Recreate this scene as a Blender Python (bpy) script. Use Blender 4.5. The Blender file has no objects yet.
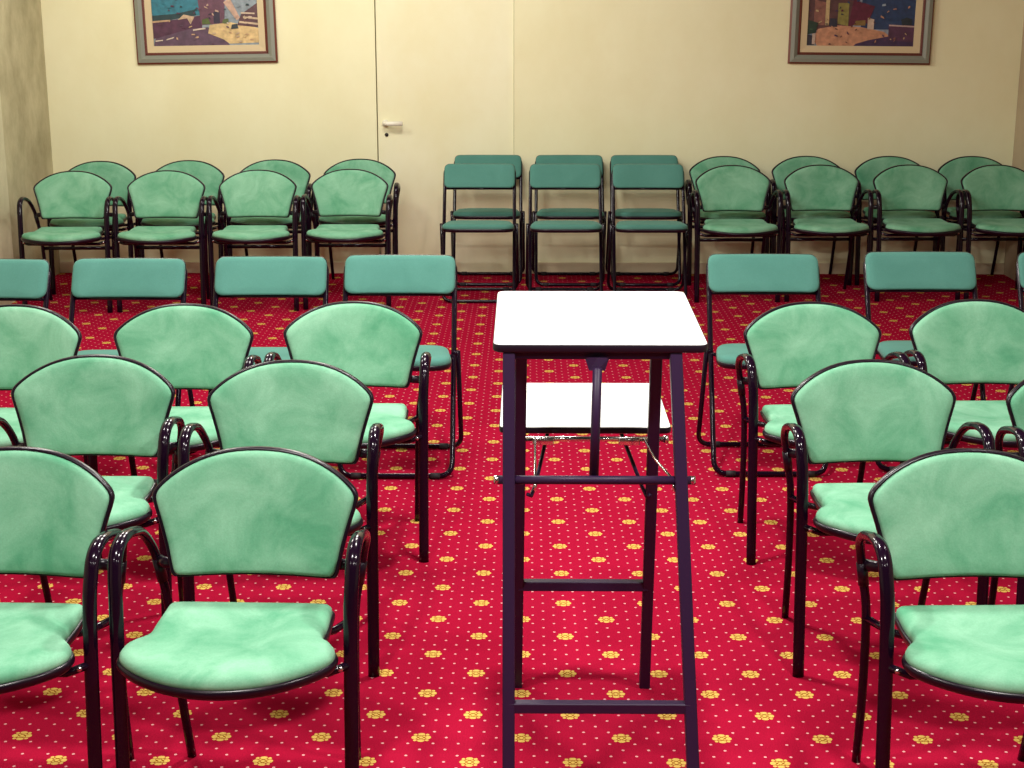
import bpy, bmesh, math, random
from mathutils import Vector, Matrix, noise

# ------------------------------------------------------------------ camera, light, exposure
sc = bpy.context.scene
C = sc.collection
F_PX, CAM_H = 1517.0, 1.75
PITCH = math.atan(382.4 / F_PX)
YAW = math.atan(14.8 * math.cos(PITCH) / F_PX)
cam_d = bpy.data.cameras.new('camera')
cam_d.sensor_width = 36.0
cam_d.lens = 36.0 * F_PX / 1024.0
cam_d.clip_end = 60
cam = bpy.data.objects.new('camera', cam_d)
C.objects.link(cam)
cam.location = (0, 0, CAM_H)
cam.rotation_euler = (math.pi / 2 - PITCH, 0, YAW)
sc.camera = cam

sc.view_settings.view_transform = 'Standard'
sc.view_settings.look = 'None'
sc.view_settings.exposure = 0.0
sc.view_settings.gamma = 1.0
sc.view_settings.use_curve_mapping = False

world = bpy.data.worlds.new('world')
world.use_nodes = True
world.node_tree.nodes['Background'].inputs['Color'].default_value = (0.02, 0.015, 0.03, 1)
sc.world = world

def downlight(x, y, power, size=0.22, z=2.84, col=(1.0, 0.97, 0.91), spread=180):
    l = bpy.data.lights.new('downlight', 'AREA')
    l.shape = 'DISK'
    l.size = size
    l.energy = power
    l.color = col
    l.spread = math.radians(spread)
    o = bpy.data.objects.new('downlight', l)
    C.objects.link(o)
    o.location = (x, y, z)
    return o

LAMPS = [
    (-1.6, 0.9, 10), (0.2, 0.7, 16), (1.9, 0.9, 10),
    (-0.75, 2.3, 56), (1.05, 2.3, 56),
    (-1.7, 4.4, 24), (0.05, 4.4, 66), (1.9, 4.2, 12),
]
for lx, ly, lp in LAMPS:
    downlight(lx, ly, lp)

def globe(x, y, power, z=2.55, col=(1.0, 0.97, 0.89)):
    l = bpy.data.lights.new('globe', 'POINT')
    l.shadow_soft_size = 0.25
    l.energy = power
    l.color = col
    o = bpy.data.objects.new('globe', l)
    C.objects.link(o)
    o.location = (x, y, z)

for gx, gy, gp in ((-1.8, 5.9, 54), (-0.4, 5.7, 82), (-2.1, 8.1, 58), (-0.6, 8.0, 82)):
    globe(gx, gy, gp)

try:
    sc.cycles.use_denoising = True
    sc.cycles.max_bounces = 8
    sc.cycles.sample_clamp_indirect = 4.0
except Exception:
    pass

# ------------------------------------------------------------------ materials
def new_mat(name):
    m = bpy.data.materials.new(name)
    m.use_nodes = True
    nt = m.node_tree
    return m, nt, nt.nodes['Principled BSDF']

def setp(b, **kw):
    for k, v in kw.items():
        k = k.replace('_', ' ')
        if k in b.inputs:
            b.inputs[k].default_value = v

def plain(name, col, rough=0.5, metal=0.0, coat=0.0, spec=0.5):
    m, nt, b = new_mat(name)
    setp(b, Base_Color=(*col, 1), Roughness=rough, Metallic=metal, Coat_Weight=coat, Coat_Roughness=0.05)
    b.inputs['Specular IOR Level'].default_value = spec
    return m

def fabric(name, dark, light, scale=7.0, sheen=0.12, mott=0.6):
    m, nt, b = new_mat(name)
    N, L = nt.nodes, nt.links
    tc = N.new('ShaderNodeTexCoord')
    oi = N.new('ShaderNodeObjectInfo')
    mul = N.new('ShaderNodeMath'); mul.operation = 'MULTIPLY'; mul.inputs[1].default_value = 37.0
    L.new(oi.outputs['Random'], mul.inputs[0])
    add = N.new('ShaderNodeVectorMath'); add.operation = 'ADD'
    L.new(tc.outputs['Object'], add.inputs[0]); L.new(mul.outputs[0], add.inputs[1])
    n1 = N.new('ShaderNodeTexNoise'); n1.inputs['Scale'].default_value = scale
    n1.inputs['Detail'].default_value = 5; n1.inputs['Roughness'].default_value = 0.62
    n1.inputs['Distortion'].default_value = 0.5
    n2 = N.new('ShaderNodeTexNoise'); n2.inputs['Scale'].default_value = 260
    n2.inputs['Detail'].default_value = 2
    L.new(add.outputs[0], n1.inputs['Vector']); L.new(add.outputs[0], n2.inputs['Vector'])
    r = N.new('ShaderNodeMapRange'); r.inputs['From Min'].default_value = 0.5 - mott * 0.35
    r.inputs['From Max'].default_value = 0.5 + mott * 0.35
    L.new(n1.outputs['Fac'], r.inputs['Value'])
    mx = N.new('ShaderNodeMix'); mx.data_type = 'RGBA'
    mx.inputs['A'].default_value = (*dark, 1); mx.inputs['B'].default_value = (*light, 1)
    L.new(r.outputs['Result'], mx.inputs['Factor'])
    r2 = N.new('ShaderNodeMapRange'); r2.inputs['To Min'].default_value = 0.86; r2.inputs['To Max'].default_value = 1.12
    L.new(n2.outputs['Fac'], r2.inputs['Value'])
    vm = N.new('ShaderNodeVectorMath'); vm.operation = 'SCALE'
    L.new(mx.outputs['Result'], vm.inputs[0]); L.new(r2.outputs['Result'], vm.inputs['Scale'])
    L.new(vm.outputs[0], b.inputs['Base Color'])
    bp = N.new('ShaderNodeBump'); bp.inputs['Strength'].default_value = 0.12; bp.inputs['Distance'].default_value = 0.002
    L.new(n2.outputs['Fac'], bp.inputs['Height']); L.new(bp.outputs[0], b.inputs['Normal'])
    setp(b, Roughness=0.9, Sheen_Weight=sheen, Sheen_Roughness=0.4, Sheen_Tint=(0.75, 1, 0.88, 1))
    b.inputs['Specular IOR Level'].default_value = 0.15
    return m

def plaster(name, a, b_, scale=1.6, fine=40, streak=True):
    m, nt, b = new_mat(name)
    N, L = nt.nodes, nt.links
    tc = N.new('ShaderNodeTexCoord')
    mp = N.new('ShaderNodeMapping'); mp.inputs['Scale'].default_value = (1, 1, 0.7)
    L.new(tc.outputs['Object'], mp.inputs['Vector'])
    n1 = N.new('ShaderNodeTexNoise'); n1.inputs['Scale'].default_value = scale; n1.inputs['Detail'].default_value = 7
    n1.inputs['Roughness'].default_value = 0.65
    n2 = N.new('ShaderNodeTexNoise'); n2.inputs['Scale'].default_value = fine; n2.inputs['Detail'].default_value = 4
    L.new(mp.outputs[0], n1.inputs['Vector']); L.new(mp.outputs[0], n2.inputs['Vector'])
    r = N.new('ShaderNodeMapRange'); r.inputs['From Min'].default_value = 0.33; r.inputs['From Max'].default_value = 0.67
    L.new(n1.outputs['Fac'], r.inputs['Value'])
    mx = N.new('ShaderNodeMix'); mx.data_type = 'RGBA'
    mx.inputs['A'].default_value = (*a, 1); mx.inputs['B'].default_value = (*b_, 1)
    L.new(r.outputs['Result'], mx.inputs['Factor'])
    L.new(mx.outputs['Result'], b.inputs['Base Color'])
    bp = N.new('ShaderNodeBump'); bp.inputs['Strength'].default_value = 0.15; bp.inputs['Distance'].default_value = 0.004
    L.new(n2.outputs['Fac'], bp.inputs['Height']); L.new(bp.outputs[0], b.inputs['Normal'])
    setp(b, Roughness=0.75)
    b.inputs['Specular IOR Level'].default_value = 0.25
    return m

def carpet_mat():
    """Red carpet: lattice of gold rosettes with pale pin dots between them."""
    m, nt, b = new_mat('carpet')
    N, L = nt.nodes, nt.links
    D = 0.2455
    def math_(op, a, c=None, d=None):
        n = N.new('ShaderNodeMath'); n.operation = op
        for i, v in enumerate((a, c, d)):
            if v is None: continue
            if isinstance(v, (int, float)): n.inputs[i].default_value = v
            else: L.new(v, n.inputs[i])
        return n.outputs[0]
    tc = N.new('ShaderNodeTexCoord')
    sp = N.new('ShaderNodeSeparateXYZ'); L.new(tc.outputs['Object'], sp.inputs[0])
    X = math_('DIVIDE', math_('SUBTRACT', sp.outputs['X'], 0.1135), D)
    Y = math_('DIVIDE', math_('SUBTRACT', sp.outputs['Y'], 3.271), D)
    def cell(v, n, off):          # signed distance to the nearest site of a 1-D lattice, in units of D
        q = math_('ADD', math_('MULTIPLY', v, n), 0.5 + off)
        return math_('DIVIDE', math_('SUBTRACT', math_('FRACT', q), 0.5), n)
    def near(n):                  # the nearer site of a centred lattice
        ax, ay = cell(X, n, 0), cell(Y, n, 0)
        bx, by = cell(X, n, 0.5), cell(Y, n, 0.5)
        ra = math_('ADD', math_('POWER', math_('ABSOLUTE', ax), 2), math_('POWER', math_('ABSOLUTE', ay), 2))
        rb = math_('ADD', math_('POWER', math_('ABSOLUTE', bx), 2), math_('POWER', math_('ABSOLUTE', by), 2))
        s = math_('LESS_THAN', rb, ra)
        mixf = lambda p, q: math_('ADD', math_('MULTIPLY', p, math_('SUBTRACT', 1.0, s)), math_('MULTIPLY', q, s))
        return mixf(ax, bx), mixf(ay, by), math_('SQRT', math_('MINIMUM', ra, rb))
    dx, dy, dr = near(4)
    fx, fy, fr = near(1)
    # rosette: four broad petals on the axes, four small ones between them, a centre
    R = 0.096
    ax_, ay_ = math_('ABSOLUTE', fx), math_('ABSOLUTE', fy)
    def ell(cx, cy, sx, sy):
        u = math_('DIVIDE', math_('SUBTRACT', ax_, cx * R), sx * R)
        v = math_('DIVIDE', math_('SUBTRACT', ay_, cy * R), sy * R)
        return math_('LESS_THAN', math_('ADD', math_('MULTIPLY', u, u), math_('MULTIPLY', v, v)), 1.0)
    gold = ell(0, 0, .20, .24)
    for q in ((0, .70, .38, .27), (.72, 0, .30, .34), (.62, .60, .19, .20), (.30, .26, .13, .12)):
        gold = math_('MAXIMUM', gold, ell(*q))
    infl = math_('LESS_THAN', fr, 0.66 * R)
    dot = math_('MULTIPLY', math_('LESS_THAN', dr, 0.0150), math_('GREATER_THAN', fr, 0.1))
    n1 = N.new('ShaderNodeTexNoise'); n1.inputs['Scale'].default_value = 2.2; n1.inputs['Detail'].default_value = 5
    n2 = N.new('ShaderNodeTexNoise'); n2.inputs['Scale'].default_value = 330; n2.inputs['Detail'].default_value = 2
    L.new(tc.outputs['Object'], n1.inputs['Vector']); L.new(tc.outputs['Object'], n2.inputs['Vector'])
    def mix(f, A, B):
        x = N.new('ShaderNodeMix'); x.data_type = 'RGBA'
        if isinstance(f, float): x.inputs['Factor'].default_value = f
        else: L.new(f, x.inputs['Factor'])
        for nm, v in (('A', A), ('B', B)):
            if isinstance(v, tuple): x.inputs[nm].default_value = (*v, 1)
            else: L.new(v, x.inputs[nm])
        return x.outputs['Result']
    base = mix(n1.outputs['Fac'], (0.31, 0.005, 0.026), (0.40, 0.009, 0.040))
    c1 = mix(infl, base, (0.30, 0.10, 0.012))
    c2 = mix(gold, c1, (0.68, 0.46, 0.11))
    c3 = mix(dot, c2, (0.72, 0.34, 0.34))
    r2 = N.new('ShaderNodeMapRange'); r2.inputs['To Min'].default_value = 0.62; r2.inputs['To Max'].default_value = 1.3
    L.new(n2.outputs['Fac'], r2.inputs['Value'])
    vm = N.new('ShaderNodeVectorMath'); vm.operation = 'SCALE'
    L.new(c3, vm.inputs[0]); L.new(r2.outputs['Result'], vm.inputs['Scale'])
    L.new(vm.outputs[0], b.inputs['Base Color'])
    bp = N.new('ShaderNodeBump'); bp.inputs['Strength'].default_value = 0.25; bp.inputs['Distance'].default_value = 0.003
    L.new(n2.outputs['Fac'], bp.inputs['Height']); L.new(bp.outputs[0], b.inputs['Normal'])
    setp(b, Roughness=1.0, Sheen_Weight=0.0)
    b.inputs['Specular IOR Level'].default_value = 0.0
    return m

M = {
    'velvet': fabric('green_velour', (0.092, 0.315, 0.180), (0.26, 0.52, 0.355)),
    'teal': fabric('teal_fabric', (0.066, 0.205, 0.168), (0.095, 0.265, 0.222), scale=5, sheen=0.15, mott=1.0),
    'black': plain('black_gloss_tube', (0.008, 0.002, 0.009), 0.14, spec=0.28),
    'shell': plain('black_plastic', (0.008, 0.003, 0.009), 0.28, spec=0.3),
    'rubber': plain('black_rubber', (0.012, 0.008, 0.012), 0.7),
    'stand': plain('dark_violet_lacquer', (0.026, 0.009, 0.041), 0.45, spec=0.3),
    'edge': plain('black_edging', (0.010, 0.004, 0.012), 0.45, spec=0.3),
    'white': plain('white_laminate', (0.86, 0.86, 0.86), 0.35),
    'chrome': plain('chrome', (0.75, 0.72, 0.7), 0.2, metal=1.0),
    'bolt': plain('steel_bolt', (0.55, 0.5, 0.5), 0.25, metal=1.0),
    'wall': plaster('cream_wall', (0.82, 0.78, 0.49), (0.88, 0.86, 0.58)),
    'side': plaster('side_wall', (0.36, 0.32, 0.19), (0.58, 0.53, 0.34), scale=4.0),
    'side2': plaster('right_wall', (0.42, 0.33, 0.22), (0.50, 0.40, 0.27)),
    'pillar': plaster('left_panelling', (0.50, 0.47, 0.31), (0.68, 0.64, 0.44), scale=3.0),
    'dark_wall': plain('brown_wall', (0.10, 0.08, 0.07), 0.9),
    'ceil': plain('ceiling_paint', (0.10, 0.095, 0.09), 0.9),
    'door': plaster('cream_door', (0.84, 0.80, 0.52), (0.89, 0.87, 0.62), scale=2.4),
    'skirt': plain('cream_skirting', (0.72, 0.62, 0.42), 0.5),
    'handle': plain('ivory_handle', (0.88, 0.84, 0.70), 0.3),
    'hole': plain('keyhole_dark', (0.02, 0.012, 0.01), 0.6),
    'carpet': carpet_mat(),
    'frame_grey': plain('grey_green_frame', (0.24, 0.25, 0.20), 0.5),
    'frame_red': plain('red_brown_frame', (0.16, 0.035, 0.02), 0.45),
    'liner': plain('cream_liner', (0.62, 0.50, 0.30), 0.7),
}

# ------------------------------------------------------------------ mesh helpers
def obj(name, bm, mats, parent=None, smooth=True):
    me = bpy.data.meshes.new(name)
    bmesh.ops.recalc_face_normals(bm, faces=bm.faces)
    bm.to_mesh(me)
    bm.free()
    if not isinstance(mats, (list, tuple)):
        mats = [mats]
    for x in mats:
        me.materials.append(x)
    if smooth:
        for p in me.polygons:
            p.use_smooth = True
    o = bpy.data.objects.new(name, me)
    C.objects.link(o)
    if parent:
        o.parent = parent
    return o

def autosmooth(o, ang=35):
    me = o.data
    bm = bmesh.new(); bm.from_mesh(me)
    for e in bm.edges:
        if len(e.link_faces) == 2 and e.calc_face_angle(0) > math.radians(ang):
            e.smooth = False
    bm.to_mesh(me); bm.free()
    return o

def thing(name, label, cat, loc=(0, 0, 0), rz=0, group=None):
    o = bpy.data.objects.new(name, None)
    o.empty_display_size = 0.1
    C.objects.link(o)
    o.location = loc
    o.rotation_euler = (0, 0, rz)
    o['label'] = label
    o['category'] = cat
    if group:
        o['group'] = group
    return o

def struct(name, bm, m, parent=None, smooth=False):
    o = obj(name, bm, m, parent, smooth)
    if parent is None:
        o['kind'] = 'structure'
    return o

def add_box(bm, x0, x1, y0, y1, z0, z1, bevel=0.0, mat=0):
    r = bmesh.ops.create_cube(bm, size=1.0)
    vs = r['verts']
    for v in vs:
        v.co = Vector(((x0 + x1) / 2 + v.co.x * (x1 - x0), (y0 + y1) / 2 + v.co.y * (y1 - y0), (z0 + z1) / 2 + v.co.z * (z1 - z0)))
    fs = {f for v in vs for f in v.link_faces}
    for f in fs:
        f.material_index = mat
    if bevel > 0:
        es = list({e for v in vs for e in v.link_edges})
        bmesh.ops.bevel(bm, geom=es, offset=bevel, segments=2, profile=0.5, affect='EDGES')
    return vs

def catmull(pts, n=6, closed=False):
    P = [Vector(p) for p in pts]
    out = []
    m = len(P)
    rng = range(m) if closed else range(m - 1)
    for i in rng:
        if closed:
            p0, p1, p2, p3 = P[(i - 1) % m], P[i], P[(i + 1) % m], P[(i + 2) % m]
        else:
            p1, p2 = P[i], P[i + 1]
            p0 = P[i - 1] if i > 0 else p1 * 2 - p2
            p3 = P[i + 2] if i + 2 < m else p2 * 2 - p1
        for k in range(n):
            t = k / n
            out.append(0.5 * ((2 * p1) + (p2 - p0) * t + (2 * p0 - 5 * p1 + 4 * p2 - p3) * t * t + (3 * p1 - p0 - 3 * p2 + p3) * t ** 3))
    if not closed:
        out.append(P[-1].copy())
    return out

def round_poly(pts, rad, seg=5, closed=False):
    """Polyline in 3-D with its corners rounded."""
    P = [Vector(p) for p in pts]
    n = len(P)
    out = []
    for i in range(n):
        if not closed and i in (0, n - 1):
            out.append(P[i]); continue
        r = rad[i] if isinstance(rad, (list, tuple)) else rad
        a, b, c = P[i - 1], P[i], P[(i + 1) % n]
        da, dc = (a - b), (c - b)
        r1 = min(r, da.length * 0.49, dc.length * 0.49)
        s, e = b + da.normalized() * r1, b + dc.normalized() * r1
        for k in range(seg + 1):
            t = k / seg
            out.append(s * (1 - t) ** 2 + b * 2 * t * (1 - t) + e * t * t)
    return out

def add_tube(bm, path, rad, seg=10, closed=False, lateral=None, caps=True, square=False, span=None):
    """Sweep an oval (rad = r, or a list of (a, b)) along a path; a runs along `lateral` when it is given."""
    P = [Vector(p) for p in path]
    n = len(P)
    rings = []
    prev = None
    for i, p in enumerate(P):
        if span and not span[0] <= i <= span[1]:
            continue
        if closed:
            t = (P[(i + 1) % n] - P[i - 1])
        else:
            t = P[min(i + 1, n - 1)] - P[max(i - 1, 0)]
        if t.length < 1e-9:
            t = Vector((0, 0, 1))
        t.normalize()
        if lateral is not None:
            u = Vector(lateral) - t * Vector(lateral).dot(t)
        elif prev is None:
            h = Vector((1, 0, 0)) if abs(t.x) < 0.8 else Vector((0, 0, 1))
            u = h - t * h.dot(t)
        else:
            u = prev - t * prev.dot(t)
        u.normalize()
        prev = u
        w = t.cross(u)
        a, b = rad[i] if isinstance(rad, list) else ((rad, rad) if isinstance(rad, (int, float)) else rad)
        ring = []
        for k in range(seg):
            if square:
                sx, sy = [(1, 1), (-1, 1), (-1, -1), (1, -1)][k]
                ring.append(bm.verts.new(p + u * a * sx + w * b * sy))
            else:
                th = 2 * math.pi * k / seg
                ring.append(bm.verts.new(p + u * a * math.cos(th) + w * b * math.sin(th)))
        rings.append(ring)
    n = len(rings)
    m = n if closed else n - 1
    for i in range(m):
        A, B = rings[i], rings[(i + 1) % n]
        for k in range(seg):
            bm.faces.new((A[k], A[(k + 1) % seg], B[(k + 1) % seg], B[k]))
    if not closed and caps:
        if not span or span[0] == 0:
            bm.faces.new(rings[0][::-1])
        if not span or span[1] == len(P) - 1:
            bm.faces.new(rings[-1])
    return rings

def tube(path, rad, **k):
    bm = bmesh.new()
    add_tube(bm, path, rad, **k)
    return bm

def sq_bar(a, b, half):
    bm = bmesh.new()
    add_tube(bm, [a, b], half, seg=4, square=True)
    bmesh.ops.bevel(bm, geom=[e for e in bm.edges], offset=0.002, segments=1, affect='EDGES')
    return bm

def cushion(outline, centre, prof, mapf):
    """Closed cushion body from an outline: prof = [(scale, w), ...] from the back centre round to the front centre."""
    bm = bmesh.new()
    cx, cy = centre
    rings = []
    for s, w in prof:
        if s == 0:
            rings.append([bm.verts.new(mapf(cx, cy, w))])
        else:
            rings.append([bm.verts.new(mapf(cx + (p[0] - cx) * s, cy + (p[1] - cy) * s, w)) for p in outline])
    n = len(outline)
    for A, B in zip(rings, rings[1:]):
        if len(A) == 1:
            for k in range(n): bm.faces.new((A[0], B[(k + 1) % n], B[k]))
        elif len(B) == 1:
            for k in range(n): bm.faces.new((A[k], A[(k + 1) % n], B[0]))
        else:
            for k in range(n): bm.faces.new((A[k], A[(k + 1) % n], B[(k + 1) % n], B[k]))
    return bm

def copy_tree(o, parent=None):
    c = o.copy()
    C.objects.link(c)
    c.parent = parent
    for ch in list(o.children):
        copy_tree(ch, c)
    return c

# ------------------------------------------------------------------ room
XL, XR, YW, YF, ZC = -3.10, 3.16, 9.95, -1.6, 2.9
bm = bmesh.new(); add_box(bm, XL - .2, XR + .2, YF - .2, YW + .2, -0.12, 0); struct('floor', bm, M['carpet'])
bm = bmesh.new(); add_box(bm, XL - .2, XR + .2, YF - .2, YW + .2, ZC, ZC + .12); struct('ceiling', bm, M['ceil'])
DX0, DX1, DZ = -0.972, -0.081, 2.08
bm = bmesh.new()
add_box(bm, XL - .2, DX0, YW, YW + .2, 0, ZC)
add_box(bm, DX1, XR + .2, YW, YW + .2, 0, ZC)
add_box(bm, DX0, DX1, YW, YW + .2, DZ, ZC)
struct('wall_back', bm, M['wall'])
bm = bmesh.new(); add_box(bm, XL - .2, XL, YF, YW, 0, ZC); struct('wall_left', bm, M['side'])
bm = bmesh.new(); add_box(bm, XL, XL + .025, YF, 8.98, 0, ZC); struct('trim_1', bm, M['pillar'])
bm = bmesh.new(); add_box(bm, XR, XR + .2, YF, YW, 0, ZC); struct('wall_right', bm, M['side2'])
bm = bmesh.new(); add_box(bm, XL - .2, XR + .2, YF - .2, YF, 0, ZC); struct('wall_front', bm, M['dark_wall'])
bm = bmesh.new()
add_box(bm, XL, DX0 - .01, YW - .012, YW, 0, 0.075, 0.003)
add_box(bm, DX1 + .01, XR, YW - .012, YW, 0, 0.075, 0.003)
struct('baseboard_back', bm, M['skirt'])

bm = bmesh.new(); add_box(bm, DX0 + .006, DX1 - .002, YW + .012, YW + .052, 0.004, DZ - .004, 0.002)
door = struct('door_1', bm, M['door'])
bm = bmesh.new()
hx, hz = -0.915, 0.985
add_tube(bm, [(hx, YW + .013, hz), (hx, YW - .004, hz)], 0.022, seg=16)
path = round_poly([(hx, YW, hz), (hx, YW - .05, hz), (hx + .115, YW - .055, hz + .002)], 0.018, 5)
add_tube(bm, path, [(0.011, 0.012)] * 6 + [(0.011, 0.015)] * (len(path) - 6), seg=12)
obj('door_handle', bm, M['handle'], door)
bm = bmesh.new()
add_tube(bm, [(hx + .005, YW + .013, hz - .075), (hx + .005, YW + .006, hz - .075)], 0.012, seg=14)
obj('keyhole', bm, M['hole'], door)

# ------------------------------------------------------------------ armchair
def seat_outline(k=1.0):
    half = [(0.0, 0.228), (0.10, 0.228), (0.165, 0.225), (0.180, 0.214), (0.182, 0.18), (0.184, 0.12), (0.183, 0.07),
            (0.190, 0.045), (0.208, 0.022), (0.220, -0.008), (0.217, -0.045), (0.196, -0.080), (0.160, -0.113),
            (0.112, -0.141), (0.058, -0.158), (0.0, -0.164)]
    pts = half + [(-x, y) for x, y in half[-2:0:-1]]
    return [(p.x * k, p.y * k) for p in catmull([(x, y, 0) for x, y in pts], 3, True)]

def back_outline():
    half = [(0.0, 0.512), (0.09, 0.511), (0.167, 0.510), (0.183, 0.517), (0.189, 0.535), (0.199, 0.58), (0.213, 0.63),
            (0.226, 0.672), (0.227, 0.690), (0.215, 0.708), (0.18, 0.735), (0.13, 0.760), (0.07, 0.776), (0.0, 0.781)]
    pts = half + [(-x, y) for x, y in half[-2:0:-1]]
    return [(p.x, p.y) for p in catmull([(x, y, 0) for x, y in pts], 3, True)]

def seat_map(x, y, w):
    z = 0.448 + w
    z += 0.004 * max(0, (y - 0.12) / 0.12) ** 2                      # rises a little at the back
    z -= 0.010 * max(0, (-y - 0.07) / 0.11) ** 2                     # waterfall front
    z -= 0.010 * math.exp(-((x / 0.13) ** 2 + ((y - 0.06) / 0.10) ** 2))
    return Vector((x, y, z))

def back_map(x, v, w):
    y = 0.292 + (v - 0.5) * 0.30 - 0.50 * x * x
    return Vector((x, y - w, v))

def make_armchair():
    t = thing('armchair', '', 'chair')
    # side frames: broad oval front leg, arm bow, thin round rear leg
    for s in (-1, 1):
        ctrl = [(.243, 0, .0), (.244, .018, .20), (.245, .036, .42), (.246, .050, .54),
                (.248, .060, .588), (.249, .080, .627), (.249, .118, .645), (.249, .165, .644), (.249, .215, .632),
                (.249, .262, .616), (.245, .300, .586), (.236, .322, .545),
                (.226, .330, .490), (.213, .334, .40), (.205, .356, .20), (.198, .400, .0)]
        pts = catmull([(x * s, y, z) for x, y, z in ctrl], 5)
        def rad(z, i):
            f = i / (len(pts) - 1)
            f = min(1, max(0, (f - 0.42) / 0.28))
            return (0.0155 * (1 - f) + 0.0105 * f, 0.0115 * (1 - f) + 0.0105 * f)
        rr = [rad(p.z, i) for i, p in enumerate(pts)]
        c1, c2 = 4 * 5, 12 * 5
        obj('leg', tube(pts, rr, seg=14, lateral=(1, 0, 0), span=(0, c1)), M['black'], t)
        obj('armrest', tube(pts, rr, seg=14, lateral=(1, 0, 0), span=(c1, c2)), M['black'], t)
        obj('leg', tube(pts, rr, seg=14, lateral=(1, 0, 0), span=(c2, len(pts) - 1)), M['black'], t)
    so, bo = seat_outline(), back_outline()
    sc_ = (0, 0.03)
    shell = obj('seat_shell', cushion(so, sc_, [(0, -.030), (.6, -.030), (.93, -.026), (1.0, -.020), (1.025, -.012), (1.028, -.004), (1.012, 0.001), (.95, 0.0), (0, 0)], seat_map), M['shell'], t)
    obj('seat', cushion(so, sc_, [(0, -.006), (.9, -.006), (.985, -.004), (1.0, .002), (.995, .011), (.965, .019), (.90, .023), (.75, .026), (.5, .025), (.25, .023), (0, .022)], seat_map), M['velvet'], t)
    bc = (0, 0.64)
    obj('backrest_shell', cushion(bo, bc, [(0, -.010), (.6, -.011), (.93, -.009), (.985, -.005), (1.008, .003), (1.010, .012), (.995, .018), (.972, .017), (.94, .006), (0, .006)], back_map), M['shell'], t)
    obj('backrest', cushion(bo, bc, [(0, .004), (.9, .004), (.958, .008), (.968, .016), (.962, .021), (.94, .026), (.88, .029), (.7, .031), (.35, .031), (0, .031)], back_map), M['velvet'], t)
    # tubes under the seat that tie the side frames together
    bm = bmesh.new()
    add_tube(bm, [(-.245, 0.034, .412), (-.20, 0.015, .400), (.20, 0.015, .400), (.245, 0.034, .412)], 0.009)
    obj('seat_rail', bm, M['black'], t)
    bm = bmesh.new()
    add_tube(bm, [(-.212, .330, .392), (-.18, .24, .398), (-.12, .19, .400), (.12, .19, .400), (.18, .24, .398), (.212, .330, .392)], 0.009)
    obj('seat_rail', bm, M['black'], t)
    for s in (-1, 1):
        bm = bmesh.new()
        add_tube(bm, [(s * .230, .328, .525), (s * .207, .300, .53), (s * .182, .290, .535)], (0.010, 0.013), seg=10)
        add_tube(bm, [(s * .2325, .3255, .53), (s * .2235, .331, .475)], 0.0125, seg=10)
        b = obj('back_bracket', bm, M['shell'], t)
        obj('bolt', tube([(s * .226, .021, .408), (s * .226, .013, .408)], 0.006, seg=8), M['bolt'], t)
        obj('bolt', tube([(s * .204, .318, .396), (s * .204, .308, .396)], 0.006, seg=8), M['bolt'], t)
    return t

# ------------------------------------------------------------------ folding chair
def rrect(x0, x1, y0, y1, r, seg=5):
    pts = round_poly([(x0, y0, 0), (x1, y0, 0), (x1, y1, 0), (x0, y1, 0)], r, seg, True)
    out = []
    for i, p in enumerate(pts):                       # extra points on the long sides so the pads can bow
        q = pts[(i + 1) % len(pts)]
        out.append((p.x, p.y))
        d = (q - p).length
        k = int(d / 0.04)
        for j in range(1, k + 1):
            t_ = j / (k + 1)
            out.append((p.x + (q.x - p.x) * t_, p.y + (q.y - p.y) * t_))
    return out

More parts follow.
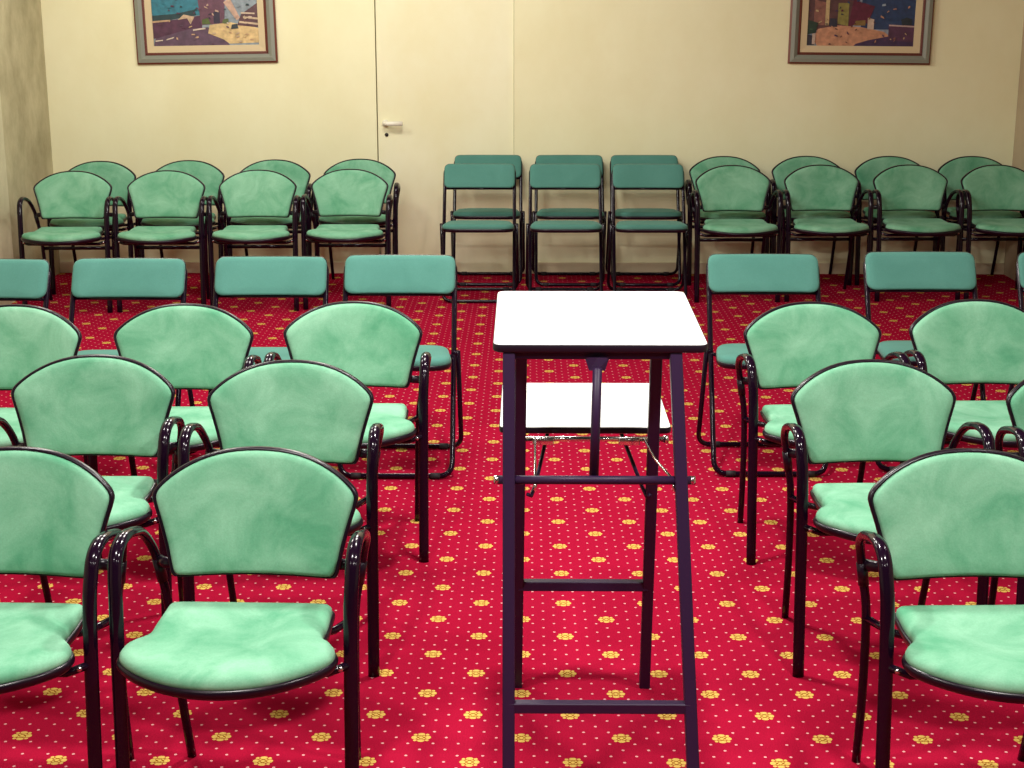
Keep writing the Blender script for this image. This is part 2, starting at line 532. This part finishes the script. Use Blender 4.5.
def make_folding():
    t = thing('folding_chair', '', 'chair')
    W, R_ = 0.213, 0.0105
    yb = lambda z: 0.012 + z * 0.535
    a = [(-W, yb(.012), .012), (W, yb(.012), .012), (W, yb(.45), .45), (W - .001, yb(.768), .768), (-W + .001, yb(.768), .768), (-W, yb(.45), .45)]
    obj('main_frame', tube(round_poly(a, [.055, .055, .02, .045, .045, .02], 6, True), R_, seg=10, closed=True), M['black'], t)
    W2 = 0.229
    b = [(-W2, .238, .445), (-W2 - .003, .415, .012), (W2 + .003, .415, .012), (W2, .238, .445)]
    obj('rear_leg_frame', tube(round_poly(b, .055, 6), 0.0098, seg=10), M['black'], t)
    obj('cross_tube', tube([(-W, yb(.645), .645), (W, yb(.645), .645)], 0.007), M['black'], t)
    for s in (-1, 1):
        obj('hinge', tube([(s * (W - .004), .242, .437), (s * (W2 + .004), .242, .437)], 0.010, seg=12), M['black'], t)
    so = [(x, y) for x, y in rrect(-.212, .212, -.050, .285, .085, 6)]
    def smap(x, y, w):
        z = .440 + w - (y - .1) * .05
        k = 1 - 0.12 * max(0, (y - .05) / .235)
        return Vector((x * k, y, z))
    obj('seat', cushion(so, (0, .09), [(0, .0), (.96, 0), (1.0, .004), (1.006, .014), (.99, .024), (.95, .030), (.8, .034), (.4, .035), (0, .035)], smap), M['teal'], t)
    obj('seat_pan', cushion(so, (0, .09), [(0, -.014), (.9, -.014), (.985, -.012), (1.012, -.005), (1.014, .006), (1.0, .008), (.9, .006), (0, .006)], smap), M['shell'], t)
    obj('seat_rail', tube([(-W2, .242, .437), (-.17, .23, .416), (.17, .23, .416), (W2, .242, .437)], 0.007), M['black'], t)
    bo = rrect(-.213, .213, .652, .786, .034, 6)
    def bmap(x, v, w):
        y = yb(v) + 0.012 - 0.26 * x * x
        return Vector((x, y - w, v))
    obj('backrest', cushion(bo, (0, .71), [(0, .0), (.9, .0), (.985, .003), (1.01, .012), (1.012, .022), (1.0, .030), (.965, .036), (.85, .039), (.4, .040), (0, .040)], bmap), M['teal'], t)
    obj('backrest_panel', cushion(bo, (0, .71), [(0, -.006), (.9, -.006), (.99, -.004), (1.016, .002), (1.018, .008), (1.0, .012), (0, .012)], bmap), M['shell'], t)
    for x, y, zz in ((-.15, yb(.012), 0), (.15, yb(.012), 0), (-.16, .415, 0), (.16, .415, 0)):
        bm = bmesh.new()
        add_tube(bm, [(x - .018, y, .0125), (x + .018, y, .0125)], 0.0125, seg=10)
        obj('foot_cap', bm, M['rubber'], t)
    return t

random.seed(4)
proto_arm = make_armchair()
proto_fold = make_folding()
used = {'a': False, 'f': False}
wall_proto = None

def place(kind, x, y, label, group, rz=0.0):
    p = wall_proto or proto_arm if kind == 'a' else proto_fold
    o = p if not used[kind] else copy_tree(p)
    used[kind] = True
    o.location = (x, y, 0)
    o.rotation_euler = (0, 0, math.radians(rz))
    o['label'] = label
    o['group'] = group
    return o

G1, G2, G3 = 'armchairs in the nearest row', 'armchairs in the second row', 'armchairs in the third row'
place('a', -1.150, 2.885, 'green velour armchair in the nearest row, cut off by the left picture edge', G1, -1.5)
place('a', -0.609, 2.890, 'green velour armchair in the nearest row, directly left of the white-topped stand', G1, -1.5)
place('a', 0.995, 2.890, 'green velour armchair in the nearest row, right of the white-topped stand', G1, 1.5)
place('a', -1.212, 3.80, 'green velour armchair in the second row, directly behind the armchair cut by the left edge', G2, 0.5)
place('a', -0.648, 3.740, 'green velour armchair in the second row, nearest the aisle on the left side', G2, 0.5)
place('a', 0.973, 3.760, 'green velour armchair in the second row, nearest the aisle on the right side', G2, 2)
place('a', 1.552, 3.730, 'green velour armchair in the second row, cut off by the right picture edge', G2, 0.5)
place('a', -1.690, 4.53, 'green velour armchair in the third row, cut off by the left picture edge', G3, -1)
place('a', -1.125, 4.55, 'green velour armchair in the third row, middle one of three on the left side', G3, 0)
place('a', -0.570, 4.595, 'green velour armchair in the third row, nearest the aisle on the left side', G3, 0.5)
place('a', 0.966, 4.600, 'green velour armchair in the third row, nearest the aisle on the right side', G3, 3.5)
place('a', 1.515, 4.650, 'green velour armchair in the third row, second from the aisle on the right side', G3, 1.5)

GF = 'folding chairs in the fourth row'
place('f', -2.055, 5.34, 'teal folding chair in the fourth row, cut off by the left picture edge', GF, -1)
place('f', -1.525, 5.36, 'teal folding chair in the fourth row, third from the aisle on the left', GF, 0.5)
place('f', -0.985, 5.41, 'teal folding chair in the fourth row, second from the aisle on the left', GF, 0.5)
place('f', -0.491, 5.45, 'teal folding chair in the fourth row, beside the aisle on the left', GF, 0)
place('f', 0.928, 5.49, 'teal folding chair in the fourth row, beside the aisle on the right', GF, 0)
place('f', 1.560, 5.55, 'teal folding chair in the fourth row, second from the aisle on the right', GF, 0.5)
place('f', 2.160, 5.55, 'teal folding chair in the fourth row, only its frame edge showing at the right edge', GF, 0)

GA, GB = 'armchairs stored along the back wall on the left', 'armchairs stored along the back wall on the right'
lf = ['first from the side wall', 'second from the side wall', 'third from the side wall', 'nearest the door']
for i, (x, y) in enumerate([(-2.655, 8.60), (-2.116, 8.63), (-1.582, 8.67), (-1.048, 8.72)]):
    o = place('a', x, y, 'green armchair in the front line by the left back wall, ' + lf[i], GA, (2.5, 1.5, 1.5, .5)[i])
    if i == 0:                                     # the armchairs along the wall have a bar across their back legs
        obj('stretcher', tube([(-.207, .343, .325), (.207, .343, .325)], 0.011), M['black'], o)
        wall_proto = o
lr = ['first from the side wall', 'second from the side wall', 'third from the side wall', 'nearest the door']
for i, (x, y) in enumerate([(-2.668, 9.17), (-2.124, 9.22), (-1.590, 9.27), (-1.056, 9.32)]):
    place('a', x, y, 'half hidden green armchair against the left back wall, ' + lr[i], GA, 0)
rf = ['nearest the folding chairs', 'second from the folding chairs', 'third from the folding chairs', 'cut by the picture edge']
for i, (x, y) in enumerate([(1.266, 8.96), (1.810, 8.99), (2.354, 9.00), (2.889, 9.00)]):
    place('a', x, y, 'dim armchair in the front line by the right back wall, ' + rf[i], GB, 1.5)
rr_ = ['nearest the folding chairs', 'second from the folding chairs', 'third from the folding chairs', 'in the room corner']
for i, (x, y) in enumerate([(1.278, 9.515), (1.812, 9.53), (2.346, 9.53), (2.880, 9.53)]):
    place('a', x, y, 'half hidden dark armchair against the right back wall, ' + rr_[i], GB, 0)

GS = 'folding chairs stored at the back wall'
pos = ['left', 'middle', 'right']
for i, x in enumerate((-.285, .237, .742)):
    place('f', x, 8.90, 'teal folding chair in the front line by the back wall, ' + pos[i] + ' one of three', GS, 0)
for i, x in enumerate((-.248, .276, .761)):
    place('f', x, 9.455, 'dark teal folding chair close against the back wall, behind the ' + pos[i] + ' one of three', GS, 0)

# ------------------------------------------------------------------ tall stand with white top and shelf
st = thing('presentation_stand', 'tall black metal stand with a white slanted top and lower white shelf in the aisle', 'stand', (0.155, 3.30, 0))
OX, OY = 0.155, 3.30
def P(x, y, z): return (x - OX, y - OY, z)
def plate(name, x0, x1, y0, y1, zf, zb, th, r, parent):
    out = rrect(x0 - OX, x1 - OX, y0 - OY, y1 - OY, r, 6)
    def mp(x, y, w):
        k = (y + OY - y0) / (y1 - y0)
        return Vector((x, y, zf + (zb - zf) * k + w))
    c = ((x0 + x1) / 2 - OX, (y0 + y1) / 2 - OY)
    top = obj(name, cushion(out, c, [(0, -.002), (.990, -.002), (.992, 0.0), (.988, .0012), (0, .0012)], mp), M['white'], parent)
    autosmooth(top)
    e = obj('edge_band', cushion(out, c, [(0, -th), (.98, -th), (.995, -th + .002), (1.0, -th + .005), (1.0, -.003), (.996, -.0004), (.985, -.0004), (.98, -.003), (0, -.003)], mp), M['edge'], top)
    autosmooth(e)
    return top
plate('tabletop', -.070, .384, 3.108, 3.630, 1.051, 1.067, .018, .022, st)
plate('shelf', -.064, .350, 3.507, 3.945, .758, .758, .016, .018, st)
FLEG = {-1: ((-.036, 3.125, 1.032), (-.035, 2.905, 0)), 1: ((.316, 3.125, 1.032), (.366, 2.905, 0))}
RLEG = {-1: ((-.010, 3.35, 1.040), (-.022, 3.685, 0)), 1: ((.296, 3.35, 1.040), (.314, 3.685, 0))}
def lerp(a, b, z):
    k = (a[2] - z) / (a[2] - b[2])
    return tuple(a[i] + (b[i] - a[i]) * k for i in range(3))
for s in (-1, 1):
    for tab, h in ((FLEG, 0.0130), (RLEG, 0.0135)):
        a, b = tab[s]
        obj('leg', sq_bar(P(*a), P(*b), h), M['stand'], st, smooth=False)
def bar(name, tab, z, h, ext=0.0):
    a, b = lerp(*tab[-1], z), lerp(*tab[1], z)
    return obj(name, sq_bar(P(a[0] - ext, a[1], a[2]), P(b[0] + ext, b[1], b[2]), h), M['stand'], st, smooth=False)
bar('crossbar', FLEG, .293, .0115)
bar('crossbar', RLEG, .326, .0125)
# top rails under the tabletop
for yy, zz, xa, xb in ((3.135, 1.026, -.036, .316), (3.35, 1.030, -.010, .296)):
    obj('top_rail', sq_bar(P(xa, yy, zz), P(xb, yy, zz), .010), M['stand'], st, smooth=False)
# round pivot bar across the front legs, chrome rod across the rear ones
a, b = lerp(*FLEG[-1], .767), lerp(*FLEG[1], .767)
obj('pivot_bar', tube([P(a[0] - .022, a[1], a[2]), P(b[0] + .020, b[1], b[2])], .0095, seg=12), M['stand'], st)
for x in (a[0] - .026, b[0] + .024):
    bm = bmesh.new(); add_tube(bm, [P(x - .006, a[1], a[2]), P(x + .006, a[1], a[2])], .0095, seg=12)
    obj('knob', bm, M['bolt'], st)
ra, rb = lerp(*RLEG[-1], .740), lerp(*RLEG[1], .740)
ry = ra[1] + .026
obj('support_rod', tube([P(ra[0] - .030, ry, .740), P(rb[0] + .028, ry, .740)], .0065, seg=12), M['chrome'], st)
for x in (ra[0] - .034, rb[0] + .032):
    bm = bmesh.new(); add_tube(bm, [P(x - .006, ry, .740), P(x + .006, ry, .740)], .0095, seg=12)
    obj('knob', bm, M['bolt'], st)
for x in (ra[0] + .055, rb[0] - .055):
    bm = bmesh.new(); add_box(bm, x - .025 - OX, x + .025 - OX, ry - .010 - OY, ry + .010 - OY, .727, .744, .002)
    obj('clamp', bm, M['chrome'], st)
# thin chrome links between them
for x0, x1 in ((.022, .020), (rb[0] - .020, rb[0] + .012)):
    obj('link_rod', tube([P(x0, ry, .742), P(x0 * .6 + x1 * .4, (ry + a[1]) / 2 + .03, .742), P(x1, a[1], .767), P(x1, a[1] - .010, .745)], .0030, seg=8), M['chrome'], st)
# central post hanging from a bracket
post = obj('centre_post', tube([P(.150, 3.095, 1.005), P(.145, 3.085, .76)], .0100, seg=12), M['stand'], st)
bm = bmesh.new()
add_tube(bm, [P(.150, 3.118, 1.022), P(.150, 3.112, .995)], [(.026, .012), (.017, .012)], seg=4, lateral=(1, 0, 0))
obj('bracket', bm, M['stand'], post, smooth=False)
for s, x0, x1 in ((-1, .005, .075), (1, .300, .215)):
    obj('brace', tube([P(x0, 3.475, .600), P(x0 + s * -.008, 3.487, .592), P(x0 - s * .018, 3.51, .61), P(x1, 3.80, .745)], .0048, seg=8), M['stand'], st)

# ------------------------------------------------------------------ framed paintings
def painting(name, x0, x1, z0, z1, tilt, label, regions):
    cx = (x0 + x1) / 2
    t = thing(name, label, 'picture', (cx, YW, z0), 0)
    t.rotation_euler = (0, tilt, 0)
    w, h = (x1 - x0) / 2, z1 - z0
    def ring(nm, a, b, ya, yb, m, yo=None):
        """Four mitred sides between inset a and inset b; depth runs from ya (outer) to yb (inner)."""
        bm = bmesh.new()
        def rect(ins, y):
            return [bm.verts.new(v) for v in ((-w + ins, y, ins), (w - ins, y, ins), (w - ins, y, h - ins), (-w + ins, y, h - ins))]
        loops = [rect(a, 0), rect(a, ya)]
        if yo is not None:
            loops.append(rect((a + b) / 2, yo))
        loops += [rect(b, yb), rect(b, 0)]
        for A, B in zip(loops, loops[1:] + loops[:1]):
            for k in range(4):
                bm.faces.new((A[k], A[(k + 1) % 4], B[(k + 1) % 4], B[k]))
        return obj(nm, bm, m, t, smooth=False)
    ring('outer_frame', 0.0, 0.010, -.020, -.026, M['frame_red'])
    ring('frame', 0.010, 0.056, -.030, -.022, M['frame_grey'], -.036)
    f = ring('beading', 0.056, 0.072, -.026, -.020, M['frame_red'])
    bm = bmesh.new()
    n = int((2 * w - .12) / .011)
    for i in range(n):
        x = -w + .063 + i * (2 * w - .126) / (n - 1)
        bmesh.ops.create_icosphere(bm, subdivisions=1, radius=.005, matrix=Matrix.Translation((x, -.026, .063)))
    n = int((h - .12) / .011)
    for s in (-1, 1):
        for i in range(n):
            bmesh.ops.create_icosphere(bm, subdivisions=1, radius=.005, matrix=Matrix.Translation((s * (w - .063), -.026, .063 + i * (h - .126) / (n - 1))))
    obj('bead_row', bm, M['frame_red'], f)
    ring('liner', 0.072, 0.113, -.023, -.018, M['liner'])
    # canvas with its patches of paint, one thin layer over another
    bm = bmesh.new()
    mats = []
    cw, c0, c1 = w - .112, .112, h - .112
    def patch(col, pts, k):
        m, nt, b = new_mat('paint')
        N, L = nt.nodes, nt.links
        tc = N.new('ShaderNodeTexCoord'); n1 = N.new('ShaderNodeTexNoise')
        n1.inputs['Scale'].default_value = 34; n1.inputs['Detail'].default_value = 4
        L.new(tc.outputs['Object'], n1.inputs['Vector'])
        mx = N.new('ShaderNodeMix'); mx.data_type = 'RGBA'
        mx.inputs['A'].default_value = (*[c * .32 for c in col], 1); mx.inputs['B'].default_value = (*[min(1, c * 1.25) for c in col], 1)
        L.new(n1.outputs['Fac'], mx.inputs['Factor']); L.new(mx.outputs['Result'], b.inputs['Base Color'])
        setp(b, Roughness=.5)
        mats.append(m)
        vs = [bm.verts.new((-cw + px * 2 * cw, -.006 - .0004 * k, c0 + pz * (c1 - c0))) for px, pz in pts]
        fc = bm.faces.new(vs); fc.material_index = len(mats) - 1
    for k, (col, pts) in enumerate(regions):
        patch(col, pts, k)
    rnd = random.Random(int(abs(cx) * 100))
    nb = len(mats)
    for q in range(90):                                     # short brush dabs
        px, pz = rnd.uniform(.02, .96), rnd.uniform(.01, .97)
        hit = 0
        for ri, (col, pts) in enumerate(regions):
            ins = False
            for (xa, ya), (xb, yb_) in zip(pts, pts[1:] + pts[:1]):
                if (ya > pz) != (yb_ > pz) and px < (xb - xa) * (pz - ya) / (yb_ - ya) + xa:
                    ins = not ins
            if ins:
                hit = ri
        near_ = max(0, min(len(regions) - 1, hit + rnd.choice((-1, 0, 0, 1, 2))))
        lw, lh, sk = rnd.uniform(.006, .020), rnd.uniform(.005, .014), rnd.uniform(-.012, .012)
        vs = [bm.verts.new((-cw + a_ * 2 * cw, -.0152 - .00001 * q, c0 + b_ * (c1 - c0))) for a_, b_ in
              ((px - lw, pz - lh - sk), (px + lw, pz - lh + sk), (px + lw * .7, pz + lh + sk), (px - lw * .8, pz + lh - sk))]
        bm.faces.new(vs).material_index = near_
    obj('canvas', bm, mats, t, smooth=False)
    return t

# the lower part (pz < 0.5) shows in the photograph
left_regions = [
    ((.30, .36, .40), [(0, 0), (1, 0), (1, 1), (0, 1)]),
    ((.03, .22, .30), [(0, .34), (.62, .42), (.62, .74), (0, .74)]),
    ((.015, .05, .06), [(0, .30), (.42, .40), (.40, .47), (.22, .42), (0, .40)]),
    ((.10, .03, .07), [(0, .10), (.46, .16), (.48, .40), (.30, .36), (0, .31)]),
    ((.13, .07, .12), [(0, 0), (.72, 0), (.66, .12), (.52, .24), (.34, .22), (.02, .10)]),
    ((.78, .56, .26), [(.72, .02), (1, .03), (1, .22), (.74, .30), (.54, .27), (.52, .16), (.66, .08)]),
    ((.60, .38, .22), [(0, .305), (.17, .325), (.17, .345), (0, .33)]),
    ((.62, .44, .28), [(.24, .34), (.33, .36), (.36, .28), (.40, .38), (.30, .41)]),
    ((.16, .06, .10), [(.46, .27), (.68, .29), (.70, .70), (.44, .60)]),
    ((.03, .02, .05), [(.58, .29), (.64, .29), (.64, .43), (.61, .46), (.58, .43)]),
    ((.62, .40, .30), [(.68, .56), (.80, .32), (.83, .36), (.74, .62)]),
    ((.12, .05, .06), [(.80, .26), (1, .23), (1, .55), (.84, .40)]),
    ((.70, .52, .34), [(.82, .29), (1, .26), (1, .285), (.82, .315)]),
    ((.70, .52, .34), [(.86, .35), (1, .33), (1, .355), (.86, .375)]),
    ((.72, .55, .40), [(.84, .41), (.97, .40), (.97, .42), (.84, .43)]),
    ((.10, .14, .03), [(.47, .28), (.55, .28), (.53, .36), (.47, .34)]),
    ((.12, .16, .05), [(.66, .29), (.72, .28), (.72, .35), (.67, .34)]),
    ((.03, .04, .05), [(.74, .21), (.81, .22), (.80, .28), (.75, .27)]),
    ((.75, .62, .50), [(.38, .195), (.50, .215), (.50, .235), (.38, .215)]),
    ((.75, .62, .50), [(.02, .06), (.09, .07), (.09, .085), (.02, .075)]),
    ((.75, .62, .50), [(.12, .075), (.19, .10), (.20, .12), (.13, .095)]),
    ((.05, .13, .08), [(0, .72), (.25, .70), (.34, .86), (.22, 1), (0, 1)]),
]
right_regions = [
    ((.32, .38, .46), [(0, 0), (1, 0), (1, 1), (0, 1)]),
    ((.025, .055, .14), [(.50, .22), (1, .22), (1, .70), (.50, .70)]),
    ((.12, .05, .05), [(0, .20), (.42, .22), (.48, .70), (0, .80)]),
    ((.62, .30, .17), [(.10, 0), (.72, 0), (.80, .10), (.72, .19), (.50, .25), (.28, .27), (.10, .22), (.06, .10)]),
    ((.06, .03, .09), [(.44, 0), (1, 0), (1, .12), (.76, .13), (.58, .08), (.46, .03)]),
    ((.10, .035, .08), [(.76, .08), (1, .06), (1, .28), (.76, .27)]),
    ((.30, .12, .09), [(.06, .27), (.16, .27), (.18, .56), (.06, .60)]),
    ((.62, .45, .22), [(.165, .27), (.20, .27), (.20, .60), (.165, .60)]),
    ((.28, .24, .06), [(.28, .29), (.38, .26), (.38, .56), (.28, .56)]),
    ((.03, .03, .05), [(.20, .25), (.28, .25), (.27, .36), (.21, .36)]),
    ((.13, .015, .04), [(.38, .26), (.56, .30), (.62, .52), (.42, .60)]),
    ((.25, .15, .04), [(.43, .27), (.54, .27), (.54, .34), (.45, .33)]),
    ((.70, .52, .40), [(.56, .22), (.62, .22), (.62, .35), (.56, .37)]),
    ((.02, .03, .04), [(.88, .28), (.97, .28), (.97, .36), (.92, .38), (.87, .35)]),
    ((.55, .38, .35), [(.76, .265), (1, .25), (1, .27), (.76, .285)]),
    ((.03, .03, .05), [(0, .01), (.07, .01), (.07, .13), (0, .15)]),
    ((.60, .45, .36), [(.05, .02), (.08, .02), (.08, .16), (.05, .16)]),
    ((.02, .05, .03), [(0, .15), (.08, .17), (.10, .30), (0, .34)]),
    ((.05, .12, .06), [(0, .76), (.36, .70), (.40, .9), (.2, 1), (0, 1)]),
]
painting('framed_painting', -2.500, -1.598, 1.365, 2.065, math.radians(-0.9), 'framed landscape painting with a terrace, steps and teal sea on the left of the wall', left_regions)
painting('framed_painting', 1.672, 2.578, 1.362, 2.062, math.radians(0.5), 'framed landscape painting with a sunlit path and blue sea on the right of the wall', right_regions)
